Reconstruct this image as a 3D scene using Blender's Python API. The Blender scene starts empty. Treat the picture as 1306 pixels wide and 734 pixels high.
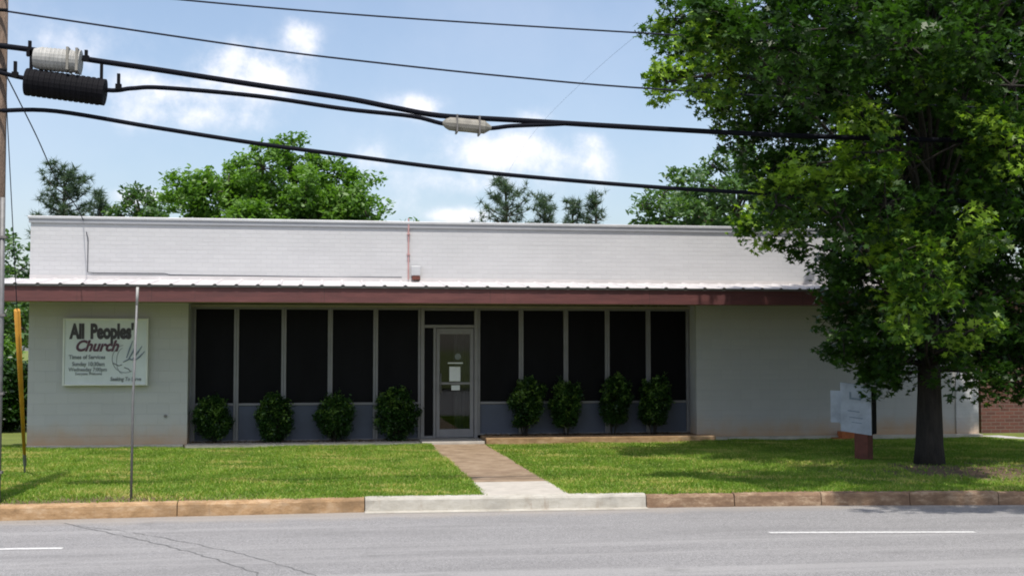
import bpy, math, random
import numpy as np
from mathutils import Vector, Matrix, Quaternion
R = math.radians
random.seed(7)
rng = np.random.default_rng(11)
scene = bpy.context.scene
col = scene.collection

# ------------------------------------------------------------------ materials
def new_mat(name):
    m = bpy.data.materials.new(name); m.use_nodes = True
    nt = m.node_tree
    return m, nt, nt.nodes['Principled BSDF']

def noise(nt, vec, scale, detail=4, rough=.55):
    n = nt.nodes.new('ShaderNodeTexNoise')
    n.inputs['Scale'].default_value = scale; n.inputs['Detail'].default_value = detail
    n.inputs['Roughness'].default_value = rough
    nt.links.new(vec, n.inputs['Vector'])
    return n.outputs['Fac']

def ramp(nt, fac, stops):
    r = nt.nodes.new('ShaderNodeValToRGB')
    e = r.color_ramp.elements
    while len(e) < len(stops): e.new(.5)
    for i, (p, c) in enumerate(stops):
        e[i].position = p; e[i].color = (*c, 1) if len(c) == 3 else c
    nt.links.new(fac, r.inputs['Fac'])
    return r.outputs['Color']

def mixc(nt, fac, a, b, mode='MIX'):
    m = nt.nodes.new('ShaderNodeMix'); m.data_type = 'RGBA'; m.blend_type = mode
    for k, v in ((0, fac), (6, a), (7, b)):
        if hasattr(v, 'links'): nt.links.new(v, m.inputs[k])
        elif isinstance(v, (int, float)): m.inputs[k].default_value = v
        else: m.inputs[k].default_value = (*v, 1)
    return m.outputs[2]

def math_(nt, op, a, b=None, clamp=False):
    m = nt.nodes.new('ShaderNodeMath'); m.operation = op; m.use_clamp = clamp
    for i, v in enumerate((a, b)):
        if v is None: continue
        if hasattr(v, 'links'): nt.links.new(v, m.inputs[i])
        else: m.inputs[i].default_value = v
    return m.outputs[0]

def mrange(nt, v, a, b, c=0., d=1.):
    m = nt.nodes.new('ShaderNodeMapRange'); m.interpolation_type = 'SMOOTHSTEP'
    nt.links.new(v, m.inputs[0])
    for i, k in enumerate((a, b, c, d)): m.inputs[i + 1].default_value = k
    return m.outputs[0]

def wpos(nt, scale=(1, 1, 1)):
    g = nt.nodes.new('ShaderNodeNewGeometry')
    if scale == (1, 1, 1): return g.outputs['Position']
    m = nt.nodes.new('ShaderNodeMapping'); m.inputs['Scale'].default_value = scale
    nt.links.new(g.outputs['Position'], m.inputs['Vector'])
    return m.outputs['Vector']

def xyz(nt, v):
    s = nt.nodes.new('ShaderNodeSeparateXYZ'); nt.links.new(v, s.inputs[0])
    return s.outputs

def bump(nt, bs, h, strength, dist):
    b = nt.nodes.new('ShaderNodeBump'); b.inputs['Strength'].default_value = strength
    b.inputs['Distance'].default_value = dist
    nt.links.new(h, b.inputs['Height']); nt.links.new(b.outputs[0], bs.inputs['Normal'])

def plain(name, c, rough=.6, metal=0., var=.18, scale=6., bmp=.0, spec=.5):
    m, nt, bs = new_mat(name)
    v = wpos(nt)
    n1 = noise(nt, v, scale, 6, .6)
    lo = tuple(x * (1 - var) for x in c); hi = tuple(min(1, x * (1 + var)) for x in c)
    cc = ramp(nt, n1, [(.3, lo), (.7, hi)])
    nt.links.new(cc, bs.inputs['Base Color'])
    bs.inputs['Roughness'].default_value = rough; bs.inputs['Metallic'].default_value = metal
    bs.inputs['Specular IOR Level'].default_value = spec
    if bmp: bump(nt, bs, noise(nt, v, scale * 8, 4), bmp, .01)
    return m

def painted_masonry(name, base, bw, bh, stain, mortar=.92, bstr=.5):
    """white paint over brick or block courses, with soil splashed on at the foot"""
    m, nt, bs = new_mat(name)
    p = wpos(nt)
    s = xyz(nt, p)
    cmb = nt.nodes.new('ShaderNodeCombineXYZ')
    nt.links.new(math_(nt, 'ADD', s[0], s[1]), cmb.inputs[0]); nt.links.new(s[2], cmb.inputs[1])
    br = nt.nodes.new('ShaderNodeTexBrick')
    nt.links.new(cmb.outputs[0], br.inputs['Vector'])
    br.inputs['Scale'].default_value = 1; br.inputs['Brick Width'].default_value = bw
    br.inputs['Row Height'].default_value = bh; br.inputs['Mortar Size'].default_value = .006
    br.inputs['Mortar Smooth'].default_value = .4
    br.inputs['Color1'].default_value = (1, 1, 1, 1); br.inputs['Color2'].default_value = (.955, .955, .96, 1)
    br.inputs['Mortar'].default_value = (mortar, mortar, mortar, 1)
    big = noise(nt, p, .7, 5, .6)
    patch = ramp(nt, big, [(.3, tuple(x * .93 for x in base)), (.65, base)])
    c = mixc(nt, 1., patch, br.outputs['Color'], 'MULTIPLY')
    # long horizontal weather streaks that follow the courses
    st = noise(nt, wpos(nt, (.35, .35, 9.)), 1.6, 5, .65)
    c = mixc(nt, mrange(nt, st, .5, .72, 0, .5), c, (.40, .40, .41))
    vs = noise(nt, wpos(nt, (5., 5., .25)), 1.5, 4, .6)
    c = mixc(nt, mrange(nt, vs, .62, .8, 0, .16), c, (.36, .35, .33))
    # splashed clay near the ground, ragged
    h = math_(nt, 'ADD', s[2], math_(nt, 'MULTIPLY', noise(nt, p, 2.2, 5), -.55))
    sm = mrange(nt, h, -.3, .28, 1, 0)
    c = mixc(nt, math_(nt, 'MULTIPLY', sm, stain), c, (.46, .30, .17))
    nt.links.new(c, bs.inputs['Base Color'])
    bs.inputs['Roughness'].default_value = .7
    hh = math_(nt, 'ADD', br.outputs['Fac'], math_(nt, 'MULTIPLY', noise(nt, p, 60, 3), -.35))
    bump(nt, bs, math_(nt, 'MULTIPLY', hh, -1), bstr, .006)
    return m

def leaf_mat(name, dark, light, trans=.35, accent=None, gloss=.42):
    m, nt, bs = new_mat(name)
    a = nt.nodes.new('ShaderNodeAttribute'); a.attribute_name = 'tint'
    c = ramp(nt, a.outputs['Fac'], [(0., dark), (.75, light), (1., accent or light)])
    nt.links.new(c, bs.inputs['Base Color'])
    bs.inputs['Roughness'].default_value = gloss; bs.inputs['Specular IOR Level'].default_value = .3
    tr = nt.nodes.new('ShaderNodeBsdfTranslucent')
    tc = mixc(nt, 1., c, (1.5, 1.75, .5), 'MULTIPLY')
    nt.links.new(tc, tr.inputs['Color'])
    mx = nt.nodes.new('ShaderNodeMixShader'); mx.inputs[0].default_value = trans
    nt.links.new(bs.outputs[0], mx.inputs[1]); nt.links.new(tr.outputs[0], mx.inputs[2])
    nt.links.new(mx.outputs[0], nt.nodes['Material Output'].inputs['Surface'])
    return m

def bark_mat(name, a, b):
    m, nt, bs = new_mat(name)
    v = wpos(nt, (1, 1, .22))
    n = noise(nt, v, 14, 6, .7)
    nt.links.new(ramp(nt, n, [(.35, a), (.65, b)]), bs.inputs['Base Color'])
    bs.inputs['Roughness'].default_value = .9
    bump(nt, bs, n, .9, .05)
    return m

M = {}
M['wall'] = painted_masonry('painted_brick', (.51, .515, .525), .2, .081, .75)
M['block'] = painted_masonry('shade_toned_block', (.475, .47, .455), .41, .205, .9, .915, .5)  # wall under the canopy: tone lowered so its colour deepens the shade
M['cap'] = plain('cap_metal', (.50, .51, .52), .45, .3, .08, 3)
M['cap_lip'] = plain('cap_lip_metal', (.33, .34, .36), .5, .2, .08, 3)
M['roof_metal'] = plain('canopy_roof_metal', (.55, .53, .53), .5, .1, .1, 2)
M['fascia'] = plain('red_brown_paint', (.118, .038, .036), .5, 0, .18, 1.6)
def fascia_mat():
    m, nt, bs = new_mat('weathered_red_brown_paint')
    p = wpos(nt)
    a = noise(nt, wpos(nt, (.5, 1, 4)), 2.4, 6, .7); b_ = noise(nt, wpos(nt, (7, 7, .5)), 1.4, 5, .7)
    c = ramp(nt, a, [(.3, (.085, .030, .030)), (.55, (.122, .040, .038)), (.75, (.165, .062, .055))])
    c = mixc(nt, mrange(nt, b_, .55, .72, 0, .45), c, (.055, .030, .028))
    s_ = xyz(nt, p)
    fr_ = math_(nt, 'FRACT', math_(nt, 'DIVIDE', s_[0], 3.05))
    c = mixc(nt, mrange(nt, fr_, .0, .006, .7, 0), c, (.03, .018, .016))
    nt.links.new(c, bs.inputs['Base Color']); bs.inputs['Roughness'].default_value = .6
    bump(nt, bs, a, .4, .01)
    return m
M['fascia'] = fascia_mat()
M['soffit'] = plain('tan_soffit', (.33, .29, .23), .8, 0, .12, 3)
M['alu'] = plain('aged_aluminium', (.20, .195, .20), .5, .2, .1, 5)
M['alu_dark'] = plain('dull_bronze_aluminium', (.17, .16, .15), .5, .3, .1, 5)
M['panel'] = plain('slate_blue_panel', (.060, .072, .105), .6, 0, .14, 2.5)
M['concrete_new'] = plain('new_concrete', (.42, .39, .34), .85, 0, .13, 5, .3)
M['step'] = plain('step_concrete', (.46, .42, .35), .85, 0, .2, 5, .3)
M['black_plastic'] = plain('black_plastic', (.005, .005, .007), .8, 0, .2, 8, 0, .15)
M['cable'] = plain('cable_black', (.006, .007, .012), .85, 0, .1, 8, 0, .15)
M['wire'] = plain('wire_grey', (.02, .024, .04), .8, 0, .1, 8, 0, .2)
M['zinc'] = plain('galvanised_steel', (.17, .17, .17), .6, .3, .2, 12)
M['case_white'] = plain('weathered_white_casing', (.34, .34, .32), .6, 0, .2, 9)
M['case_grey'] = plain('weathered_grey_casing', (.22, .21, .18), .6, 0, .25, 9)
M['yellow'] = plain('faded_yellow_plastic', (.46, .22, .015), .55, 0, .2, 5)
M['white_sign'] = plain('sign_face', (.62, .66, .65), .5, 0, .06, 3)
M['sign_frame'] = plain('sign_frame_paint', (.66, .67, .62), .5, 0, .08, 4)
M['ink_dark'] = plain('ink_dark', (.05, .045, .05), .6, 0, .2, 10)
M['ink_red'] = plain('ink_maroon', (.10, .04, .06), .6, 0, .2, 10)
M['ink_grey'] = plain('ink_grey', (.17, .19, .19), .6, 0, .2, 10)
M['ink_blue'] = plain('ink_blue', (.17, .21, .26), .6, 0, .2, 10)
M['paper'] = plain('paper', (.70, .73, .74), .7, 0, .05, 10)
M['dark_room'] = plain('dark_interior', (.035, .033, .032), .9, 0, .2, 3)
M['drape'] = plain('grey_drape', (.16, .15, .15), .9, 0, .25, 6)
M['terracotta'] = plain('terracotta', (.42, .13, .045), .8, 0, .25, 8)
M['wood_post'] = plain('red_brown_wood', (.13, .040, .026), .8, 0, .3, 6)
M['pink_pipe'] = plain('faded_pink_pipe', (.46, .27, .26), .6, 0, .15, 6)
M['roof_felt'] = plain('roof_felt', (.12, .12, .12), .9, 0, .2, 2)
M['paint_line'] = plain('road_paint', (.56, .56, .55), .7, 0, .30, 30)
M['pave'] = plain('pale_pavement', (.42, .41, .42), .9, 0, .1, 2)
M['bark'] = bark_mat('bark_dark', (.010, .008, .006), (.032, .026, .021))
M['bark_far'] = bark_mat('bark_grey', (.05, .04, .03), (.11, .09, .07))
M['pole_wood'] = bark_mat('pole_wood', (.13, .09, .065), (.24, .17, .125))
M['leaf_main'] = leaf_mat('sweetgum_leaf', (.010, .031, .006), (.044, .104, .016), .34, (.22, .34, .038))
M['leaf_bright'] = leaf_mat('hardwood_leaf', (.045, .105, .020), (.125, .235, .045), .36, (.17, .28, .06))
M['leaf_mid'] = leaf_mat('hazy_far_leaf', (.045, .095, .038), (.11, .19, .07), .32)  # paled for distance: haze is mixed into the leaf colour
M['needle'] = leaf_mat('hazy_pine_needle', (.045, .080, .058), (.105, .155, .10), .22)  # lightened and blued, so distant haze sits in the needle colour
M['leaf_shrub'] = leaf_mat('shrub_leaf', (.007, .024, .005), (.036, .088, .016), .2, (.13, .22, .045), .35)
M['grass'] = leaf_mat('grass_blade', (.085, .165, .016), (.205, .32, .036), .3, (.44, .40, .13), .55)

# dark sun screens: fine weave
def screen_mat():
    m, nt, bs = new_mat('dark_window_screen')
    n = noise(nt, wpos(nt, (1, 1, .35)), 3.5, 4)
    nt.links.new(ramp(nt, n, [(.3, (.0022, .0022, .003)), (.75, (.005, .005, .0065))]), bs.inputs['Base Color'])
    bs.inputs['Roughness'].default_value = .45; bs.inputs['Specular IOR Level'].default_value = .08
    return m
M['screen'] = screen_mat()

def glass_mat():
    m = bpy.data.materials.new('door_glass'); m.use_nodes = True
    nt = m.node_tree; nt.nodes.remove(nt.nodes['Principled BSDF'])
    t = nt.nodes.new('ShaderNodeBsdfTransparent'); t.inputs[0].default_value = (.62, .66, .66, 1)
    g = nt.nodes.new('ShaderNodeBsdfGlossy'); g.inputs['Roughness'].default_value = .03
    n = nt.nodes.new('ShaderNodeFresnel'); n.inputs['IOR'].default_value = 1.5
    mx = nt.nodes.new('ShaderNodeMixShader')
    nt.links.new(n.outputs[0], mx.inputs[0]); nt.links.new(t.outputs[0], mx.inputs[1]); nt.links.new(g.outputs[0], mx.inputs[2])
    nt.links.new(mx.outputs[0], nt.nodes['Material Output'].inputs['Surface'])
    return m
M['glass'] = glass_mat()

def asphalt():
    m, nt, bs = new_mat('aged_asphalt')
    p = wpos(nt)
    fine = noise(nt, p, 55, 5, .9)
    agg = noise(nt, p, 20, 3, .8)
    mid = noise(nt, wpos(nt, (.35, 1.6, 1)), 1.1, 7, .7)
    c = ramp(nt, fine, [(.36, (.10, .098, .098)), (.5, (.215, .212, .212)), (.64, (.38, .375, .37))])
    c = mixc(nt, mrange(nt, agg, .56, .72, 0, .45), c, (.11, .108, .106))
    c = mixc(nt, mrange(nt, mid, .45, .68, 0, .5), c, (.16, .157, .156))
    lanes = noise(nt, wpos(nt, (.05, 2.2, 1)), 1.0, 5, .65)
    c = mixc(nt, mrange(nt, lanes, .44, .64, 0, .5), c, (.32, .315, .31))
    blot = noise(nt, wpos(nt, (.8, 1.4, 1)), .9, 7, .75)
    c = mixc(nt, mrange(nt, blot, .57, .66, 0, .45), c, (.12, .118, .115))
    s_ = xyz(nt, p)
    grit = mrange(nt, math_(nt, 'ADD', s_[1], math_(nt, 'MULTIPLY', noise(nt, p, 3, 5), .8)), 15.15, 15.8, 0, .5)
    c = mixc(nt, grit, c, (.30, .26, .21))
    nt.links.new(c, bs.inputs['Base Color']); bs.inputs['Roughness'].default_value = .85
    bump(nt, bs, fine, .5, .004)
    return m
M['asphalt'] = asphalt()

def path_mat():
    m, nt, bs = new_mat('stained_path_concrete')
    p = wpos(nt); s = xyz(nt, p)
    n = noise(nt, p, 3.2, 7, .65)
    c = ramp(nt, n, [(.28, (.14, .095, .055)), (.5, (.25, .18, .112)), (.72, (.35, .275, .19))])
    f = noise(nt, p, 90, 2)
    c = mixc(nt, mrange(nt, f, .3, .7, 0, .18), c, (.14, .09, .06))
    sp = noise(nt, p, 1.1, 3)
    c = mixc(nt, mrange(nt, sp, .52, .7, 0, .55), c, (.19, .125, .08))
    nt.links.new(c, bs.inputs['Base Color']); bs.inputs['Roughness'].default_value = .9
    bump(nt, bs, f, .3, .004)
    return m
M['path'] = path_mat()

def kerb_mat(name, a, b, c_):
    m, nt, bs = new_mat(name)
    p = wpos(nt)
    n = noise(nt, wpos(nt, (1, 1, 2.5)), 3.8, 9, .78)
    c = ramp(nt, n, [(.3, a), (.5, b), (.7, c_)])
    d = noise(nt, wpos(nt, (1.2, 1, 1)), 1.0, 4)
    c = mixc(nt, mrange(nt, d, .52, .70, 0, .6), c, tuple(x * .42 for x in b))
    e_ = noise(nt, wpos(nt, (4, 4, 1)), 2.0, 5, .7)
    c = mixc(nt, mrange(nt, e_, .52, .72, 0, .45), c, (.20, .14, .09))
    nt.links.new(c, bs.inputs['Base Color']); bs.inputs['Roughness'].default_value = .9
    bump(nt, bs, noise(nt, p, 45, 4), .5, .008)
    return m
M['kerb_tan'] = kerb_mat('clay_stained_kerb', (.17, .10, .045), (.35, .22, .11), (.50, .37, .24))
M['kerb_new'] = kerb_mat('pale_kerb', (.31, .29, .245), (.40, .38, .33), (.47, .455, .41))
M['kerb_shaded'] = kerb_mat('shaded_brown_kerb', (.10, .06, .038), (.20, .125, .075), (.44, .34, .23))  # darker stretch beside the tree: its mottled shade is worked into the colour

def lawn_mat():
    m, nt, bs = new_mat('lawn_soil')
    p = wpos(nt); s = xyz(nt, p)
    n = noise(nt, p, 1.3, 6, .6)
    c = ramp(nt, n, [(.3, (.10, .14, .018)), (.6, (.15, .19, .03)), (.78, (.24, .22, .07))])
    n2 = noise(nt, p, 30, 4, .7)
    c = mixc(nt, mrange(nt, n2, .4, .65, 0, .4), c, (.085, .08, .03))
    # bare red-brown clay: under the tree and along the kerb
    dx = math_(nt, 'MULTIPLY', math_(nt, 'SUBTRACT', s[0], 9.9), .36)
    dy = math_(nt, 'MULTIPLY', math_(nt, 'SUBTRACT', s[1], 17.6), .5)
    rr = math_(nt, 'SQRT', math_(nt, 'ADD', math_(nt, 'MULTIPLY', dx, dx), math_(nt, 'MULTIPLY', dy, dy)))
    rr = math_(nt, 'ADD', rr, math_(nt, 'MULTIPLY', math_(nt, 'SUBTRACT', noise(nt, p, 1.7, 5), .5), 1.2))
    bare = mrange(nt, rr, .3, 1.0, 1, 0)
    kx = mrange(nt, s[0], -2.2, -.2, 1, 0)
    ky = mrange(nt, math_(nt, 'ADD', s[1], math_(nt, 'MULTIPLY', noise(nt, p, 2.5, 4), -1.6)), 14.9, 15.9, 1, 0)
    bare2 = math_(nt, 'MULTIPLY', kx, ky)
    dirt = ramp(nt, noise(nt, p, 9, 6, .7), [(.3, (.07, .044, .027)), (.7, (.17, .11, .065))])
    c = mixc(nt, math_(nt, 'MAXIMUM', bare, bare2), c, dirt)
    nt.links.new(c, bs.inputs['Base Color']); bs.inputs['Roughness'].default_value = .95
    bump(nt, bs, n2, .8, .03)
    return m
M['lawn'] = lawn_mat()

def red_brick():
    m, nt, bs = new_mat('red_brown_brick')
    p = wpos(nt); s = xyz(nt, p)
    cmb = nt.nodes.new('ShaderNodeCombineXYZ')
    nt.links.new(math_(nt, 'ADD', s[0], s[1]), cmb.inputs[0]); nt.links.new(s[2], cmb.inputs[1])
    br = nt.nodes.new('ShaderNodeTexBrick'); nt.links.new(cmb.outputs[0], br.inputs['Vector'])
    br.inputs['Scale'].default_value = 1; br.inputs['Brick Width'].default_value = .22
    br.inputs['Row Height'].default_value = .078; br.inputs['Mortar Size'].default_value = .008
    br.inputs['Color1'].default_value = (.14, .052, .038, 1); br.inputs['Color2'].default_value = (.09, .036, .028, 1)
    br.inputs['Mortar'].default_value = (.15, .11, .09, 1)
    c = mixc(nt, mrange(nt, noise(nt, p, 1.5, 5), .4, .7, 0, .3), br.outputs['Color'], (.09, .05, .04))
    nt.links.new(c, bs.inputs['Base Color']); bs.inputs['Roughness'].default_value = .85
    bump(nt, bs, math_(nt, 'MULTIPLY', br.outputs['Fac'], -1), .5, .008)
    return m
M['red_brick'] = red_brick()

# ------------------------------------------------------------------ object helpers
ORG = {}
def tag(o, label=None, cat=None, group=None, kind=None):
    if label: o['label'] = label
    if cat: o['category'] = cat
    if group: o['group'] = group
    if kind: o['kind'] = kind
    return o
def empty(name, loc, label, cat, group=None):
    o = bpy.data.objects.new(name, None); col.objects.link(o)
    o.location = loc; o.empty_display_size = .2; ORG[o.name] = Vector(loc)
    return tag(o, label, cat, group)
def link(name, me, mat, parent=None, org=None):
    o = bpy.data.objects.new(name, me); col.objects.link(o)
    if mat is not None: me.materials.append(mat)
    if parent is not None:
        o.parent = parent; ORG[o.name] = ORG[parent.name]
    else:
        o.location = org or (0, 0, 0); ORG[o.name] = Vector(org or (0, 0, 0))
    return o

class MB:
    def __init__(s): s.v = []; s.f = []
    def add(s, vs, fs):
        k = len(s.v); s.v += [tuple(v) for v in vs]; s.f += [tuple(i + k for i in f) for f in fs]; return s
    def box(s, x0, x1, y0, y1, z0, z1):
        return s.add([(x0,y0,z0),(x1,y0,z0),(x1,y1,z0),(x0,y1,z0),(x0,y0,z1),(x1,y0,z1),(x1,y1,z1),(x0,y1,z1)],
              [(0,3,2,1),(4,5,6,7),(0,1,5,4),(1,2,6,5),(2,3,7,6),(3,0,4,7)])
    def tube(s, pts, rad, n=10, cap=True):
        pts = [Vector(p) for p in pts]
        if not hasattr(rad, '__len__'): rad = [rad] * len(pts)
        rings = []; up = None
        for i, p in enumerate(pts):
            t = (pts[min(i+1, len(pts)-1)] - pts[max(i-1, 0)]).normalized()
            if up is None: up = Vector((0,0,1)) if abs(t.z) < .9 else Vector((1,0,0))
            a = t.cross(up); a = a.normalized() if a.length > 1e-6 else t.orthogonal().normalized()
            b = a.cross(t).normalized(); up = b
            rings.append([p + (a*math.cos(2*math.pi*k/n) + b*math.sin(2*math.pi*k/n)) * rad[i] for k in range(n)])
        vs = [v for r in rings for v in r]; fs = []
        for i in range(len(pts)-1):
            for k in range(n):
                a, b = i*n+k, i*n+(k+1) % n
                fs.append((a, b, b+n, a+n))
        if cap: fs.append(tuple(range(n-1, -1, -1))); fs.append(tuple((len(pts)-1)*n+k for k in range(n)))
        return s.add(vs, fs)
    def prism_y(s, poly, y0, y1):     # polygon in x,z extruded along y
        n = len(poly)
        vs = [(x, y0, z) for x, z in poly] + [(x, y1, z) for x, z in poly]
        fs = [tuple(range(n)), tuple(range(2*n-1, n-1, -1))] + [(i, i+n, (i+1) % n + n, (i+1) % n) for i in range(n)]
        return s.add(vs, fs)
    def prism_z(s, poly, z0, z1):
        n = len(poly)
        vs = [(x, y, z0) for x, y in poly] + [(x, y, z1) for x, y in poly]
        fs = [tuple(range(n-1, -1, -1)), tuple(range(n, 2*n))] + [(i, (i+1) % n, (i+1) % n + n, i+n) for i in range(n)]
        return s.add(vs, fs)
    def build(s, name, mat, parent=None, org=None, smooth=False, bevel=0):
        me = bpy.data.meshes.new(name)
        o_ = ORG[parent.name] if parent is not None else Vector(org or (0,0,0))
        me.from_pydata([(v[0]-o_.x, v[1]-o_.y, v[2]-o_.z) for v in s.v], [], s.f); me.update()
        import bmesh
        bm = bmesh.new(); bm.from_mesh(me); bmesh.ops.recalc_face_normals(bm, faces=bm.faces); bm.to_mesh(me); bm.free()
        if smooth:
            for p in me.polygons: p.use_smooth = len(p.vertices) < 6
        o = link(name, me, mat, parent, org)
        if bevel:
            b = o.modifiers.new('bevel', 'BEVEL'); b.width = bevel; b.segments = 2; b.limit_method = 'ANGLE'
        return o

def np_mesh(name, V, K, tint, mat, parent, org=None):
    """V: (n*K,3) vertices, K verts per face"""
    n = len(V) // K
    me = bpy.data.meshes.new(name)
    o_ = ORG[parent.name] if parent is not None else Vector(org or (0,0,0))
    V = V - np.array(o_)
    me.vertices.add(n*K); me.vertices.foreach_set('co', V.astype(np.float32).ravel())
    me.loops.add(n*K); me.loops.foreach_set('vertex_index', np.arange(n*K, dtype=np.int32))
    me.polygons.add(n); me.polygons.foreach_set('loop_start', np.arange(0, n*K, K, dtype=np.int32))
    try: me.polygons.foreach_set('loop_total', np.full(n, K, dtype=np.int32))
    except Exception: pass
    me.update(calc_edges=True)
    at = me.attributes.new('tint', 'FLOAT', 'FACE'); at.data.foreach_set('value', tint.astype(np.float32))
    return link(name, me, mat, parent, org)

STAR = []
for a_, r_ in [(0,1.),(27,.42),(52,.92),(84,.36),(112,.72),(160,.28),(200,.28),(248,.72),(276,.36),(308,.92),(333,.42)]:
    STAR.append((r_*math.sin(R(a_)), r_*math.cos(R(a_)), -.12*r_*r_))
STAR = np.array(STAR)
OVAL = np.array([(0,-1,0),(.42,-.35,.08),(.38,.4,.06),(0,1,-.12),(-.38,.4,.06),(-.42,-.35,.08)])
NEEDLE = np.array([(-.09,0,0),(.09,0,0),(0,1.,-.05)])

def leaves(cent, size, tmpl, droop=.5, jit=.35, rg=rng):
    n = len(cent)
    nz = rg.normal(size=(n,3)) * .75; nz[:,2] = np.abs(nz[:,2]) + droop
    nz /= np.linalg.norm(nz, axis=1)[:,None]
    t = rg.normal(size=(n,3)); t -= (t*nz).sum(1)[:,None]*nz; t /= np.linalg.norm(t, axis=1)[:,None]
    b = np.cross(nz, t)
    sz = size * (1 + jit * (rg.random(n)*2-1))
    V = (tmpl[None,:,0,None]*b[:,None,:] + tmpl[None,:,1,None]*t[:,None,:] + tmpl[None,:,2,None]*nz[:,None,:]) * sz[:,None,None]
    return (V + cent[:,None,:]).reshape(-1,3)

def ball(n, rg, p=2.0):
    d = rg.normal(size=(n,3)); d /= np.linalg.norm(d, axis=1)[:,None]
    return d * (rg.random(n)**(1/p))[:,None]

def vnoise(P, scale, seed):
    g = np.random.default_rng(seed); out = np.zeros(len(P))
    for k in range(5):
        w = g.normal(size=3)*scale*(1.5**k); out += np.sin(P@w + g.random()*6.28)/(1.2**k)
    return out/3.2

def limb_curve(a, b, k, rg, sag=.0):
    a, b = Vector(a), Vector(b); L = (b-a).length; pts = []
    off = Vector(rg.normal(size=3))*L*.06
    for i in range(k+1):
        t = i/k; p = a.lerp(b, t); p += off*math.sin(math.pi*t); p.z += L*.16*math.sin(math.pi*t)*(1-sag)
        pts.append(p)
    return pts

def make_tree(name, base, top, tr, blobs, leafsize, per_m3, tmpl, mat, barkm, label, cat, group=None,
              clump=.3, per_clump=36, seed=1, forks=None, cp=2.4, droop=.5, tint_bias=0., front=None, lean=0):
    rg = np.random.default_rng(seed)
    t = empty(name, base, label, cat, group)
    base = Vector(base); top = Vector(top)
    mb = MB()
    n = 9; pts = []
    for i in range(n+1):
        k = i/n; p = base.lerp(top, k) + Vector((math.sin(k*5+seed)*.07*tr*3, math.cos(k*4+seed)*.06*tr*3, 0)); pts.append(p)
    pts[0] = base - Vector((0,0,.1))
    rad = [tr*(1.0-.82*(i/n)) for i in range(n+1)]
    pts.insert(1, base.lerp(top, .03)); rad = [tr*1.3, tr*1.07] + rad[1:]
    mb.tube(pts, rad, 14)
    mb.build('trunk', barkm, t, smooth=True)
    lb = MB(); C = []; B = []
    for bi, (x, y, z, r) in enumerate(blobs):
        c = Vector((x, y, z))
        # attach limb at a height somewhat below the blob
        H = top.z - base.z
        za = max(base.z + H*.14, min(z - .35*math.hypot(x-base.x, y-base.y) - .2, top.z-.3))
        k = (za-base.z)/H; a = base.lerp(top, k)
        if (c-a).length > .5:
            lb.tube(limb_curve(a, c, 6, rg), [max(.018, tr*.20*(1-.85*i/6)) for i in range(7)], 6)
        nc = max(3, int(per_m3 * r**2.2))
        q = ball(nc, rg, cp) * r * np.array([1.08, 1.08, .92]) + np.array(c)
        C.append(q); B += [bi]*nc
        for w in range(min(nc, 14)):
            e = q[w]
            lb.tube(limb_curve(c, e, 3, rg), [.02, .013, .009, .005], 4, cap=False)
    lb.build('limbs', barkm, t, smooth=True)
    C = np.concatenate(C); B = np.array(B)
    cs = clump * (.65 + .7*rg.random(len(C)))
    idx = np.repeat(np.arange(len(C)), per_clump)
    off = ball(len(idx), rg, 2.2) * cs[idx][:,None] * np.array([1,1,.72])
    P = C[idx] + off
    ct = (vnoise(C, 1.1, seed) * .22 + rg.normal(size=len(C))*.13)
    tint = np.clip(.42 + tint_bias + ct[idx] + rg.normal(size=len(idx))*.12, 0, .8)
    if front is not None:                # listed clumps raised to the brightest tint: sunlight put into leaf colour
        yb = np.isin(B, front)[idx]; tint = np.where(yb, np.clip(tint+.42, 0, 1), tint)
    V = leaves(P, leafsize, tmpl, droop, rg=rg)
    np_mesh('crown', V, len(tmpl), tint, mat, t)
    return t

# ------------------------------------------------------------------ camera, sun, sky
cam = bpy.data.cameras.new('camera'); co = bpy.data.objects.new('camera', cam); col.objects.link(co)
YAW, PITCH = math.atan(240/1576), math.atan(76/1576)
co.location = (0, 0, 1.87); co.rotation_euler = (math.pi/2 + PITCH, 0, -YAW)
cam.sensor_width = 36; cam.lens = 36*1576/1306; cam.clip_end = 3000
scene.camera = co

SUN_EL, SUN_AZ = R(67), R(184)      # azimuth from +Y, clockwise: the sun stands behind the camera
sd = Vector((math.sin(SUN_AZ)*math.cos(SUN_EL), math.cos(SUN_AZ)*math.cos(SUN_EL), math.sin(SUN_EL)))
sl = bpy.data.lights.new('sun', 'SUN'); sl.energy = 4.0; sl.angle = R(.6); sl.color = (1, .94, .86)
so = bpy.data.objects.new('sun', sl); col.objects.link(so); so.rotation_euler = sd.to_track_quat('Z', 'Y').to_euler()
so.location = (0, 0, 30)

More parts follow.
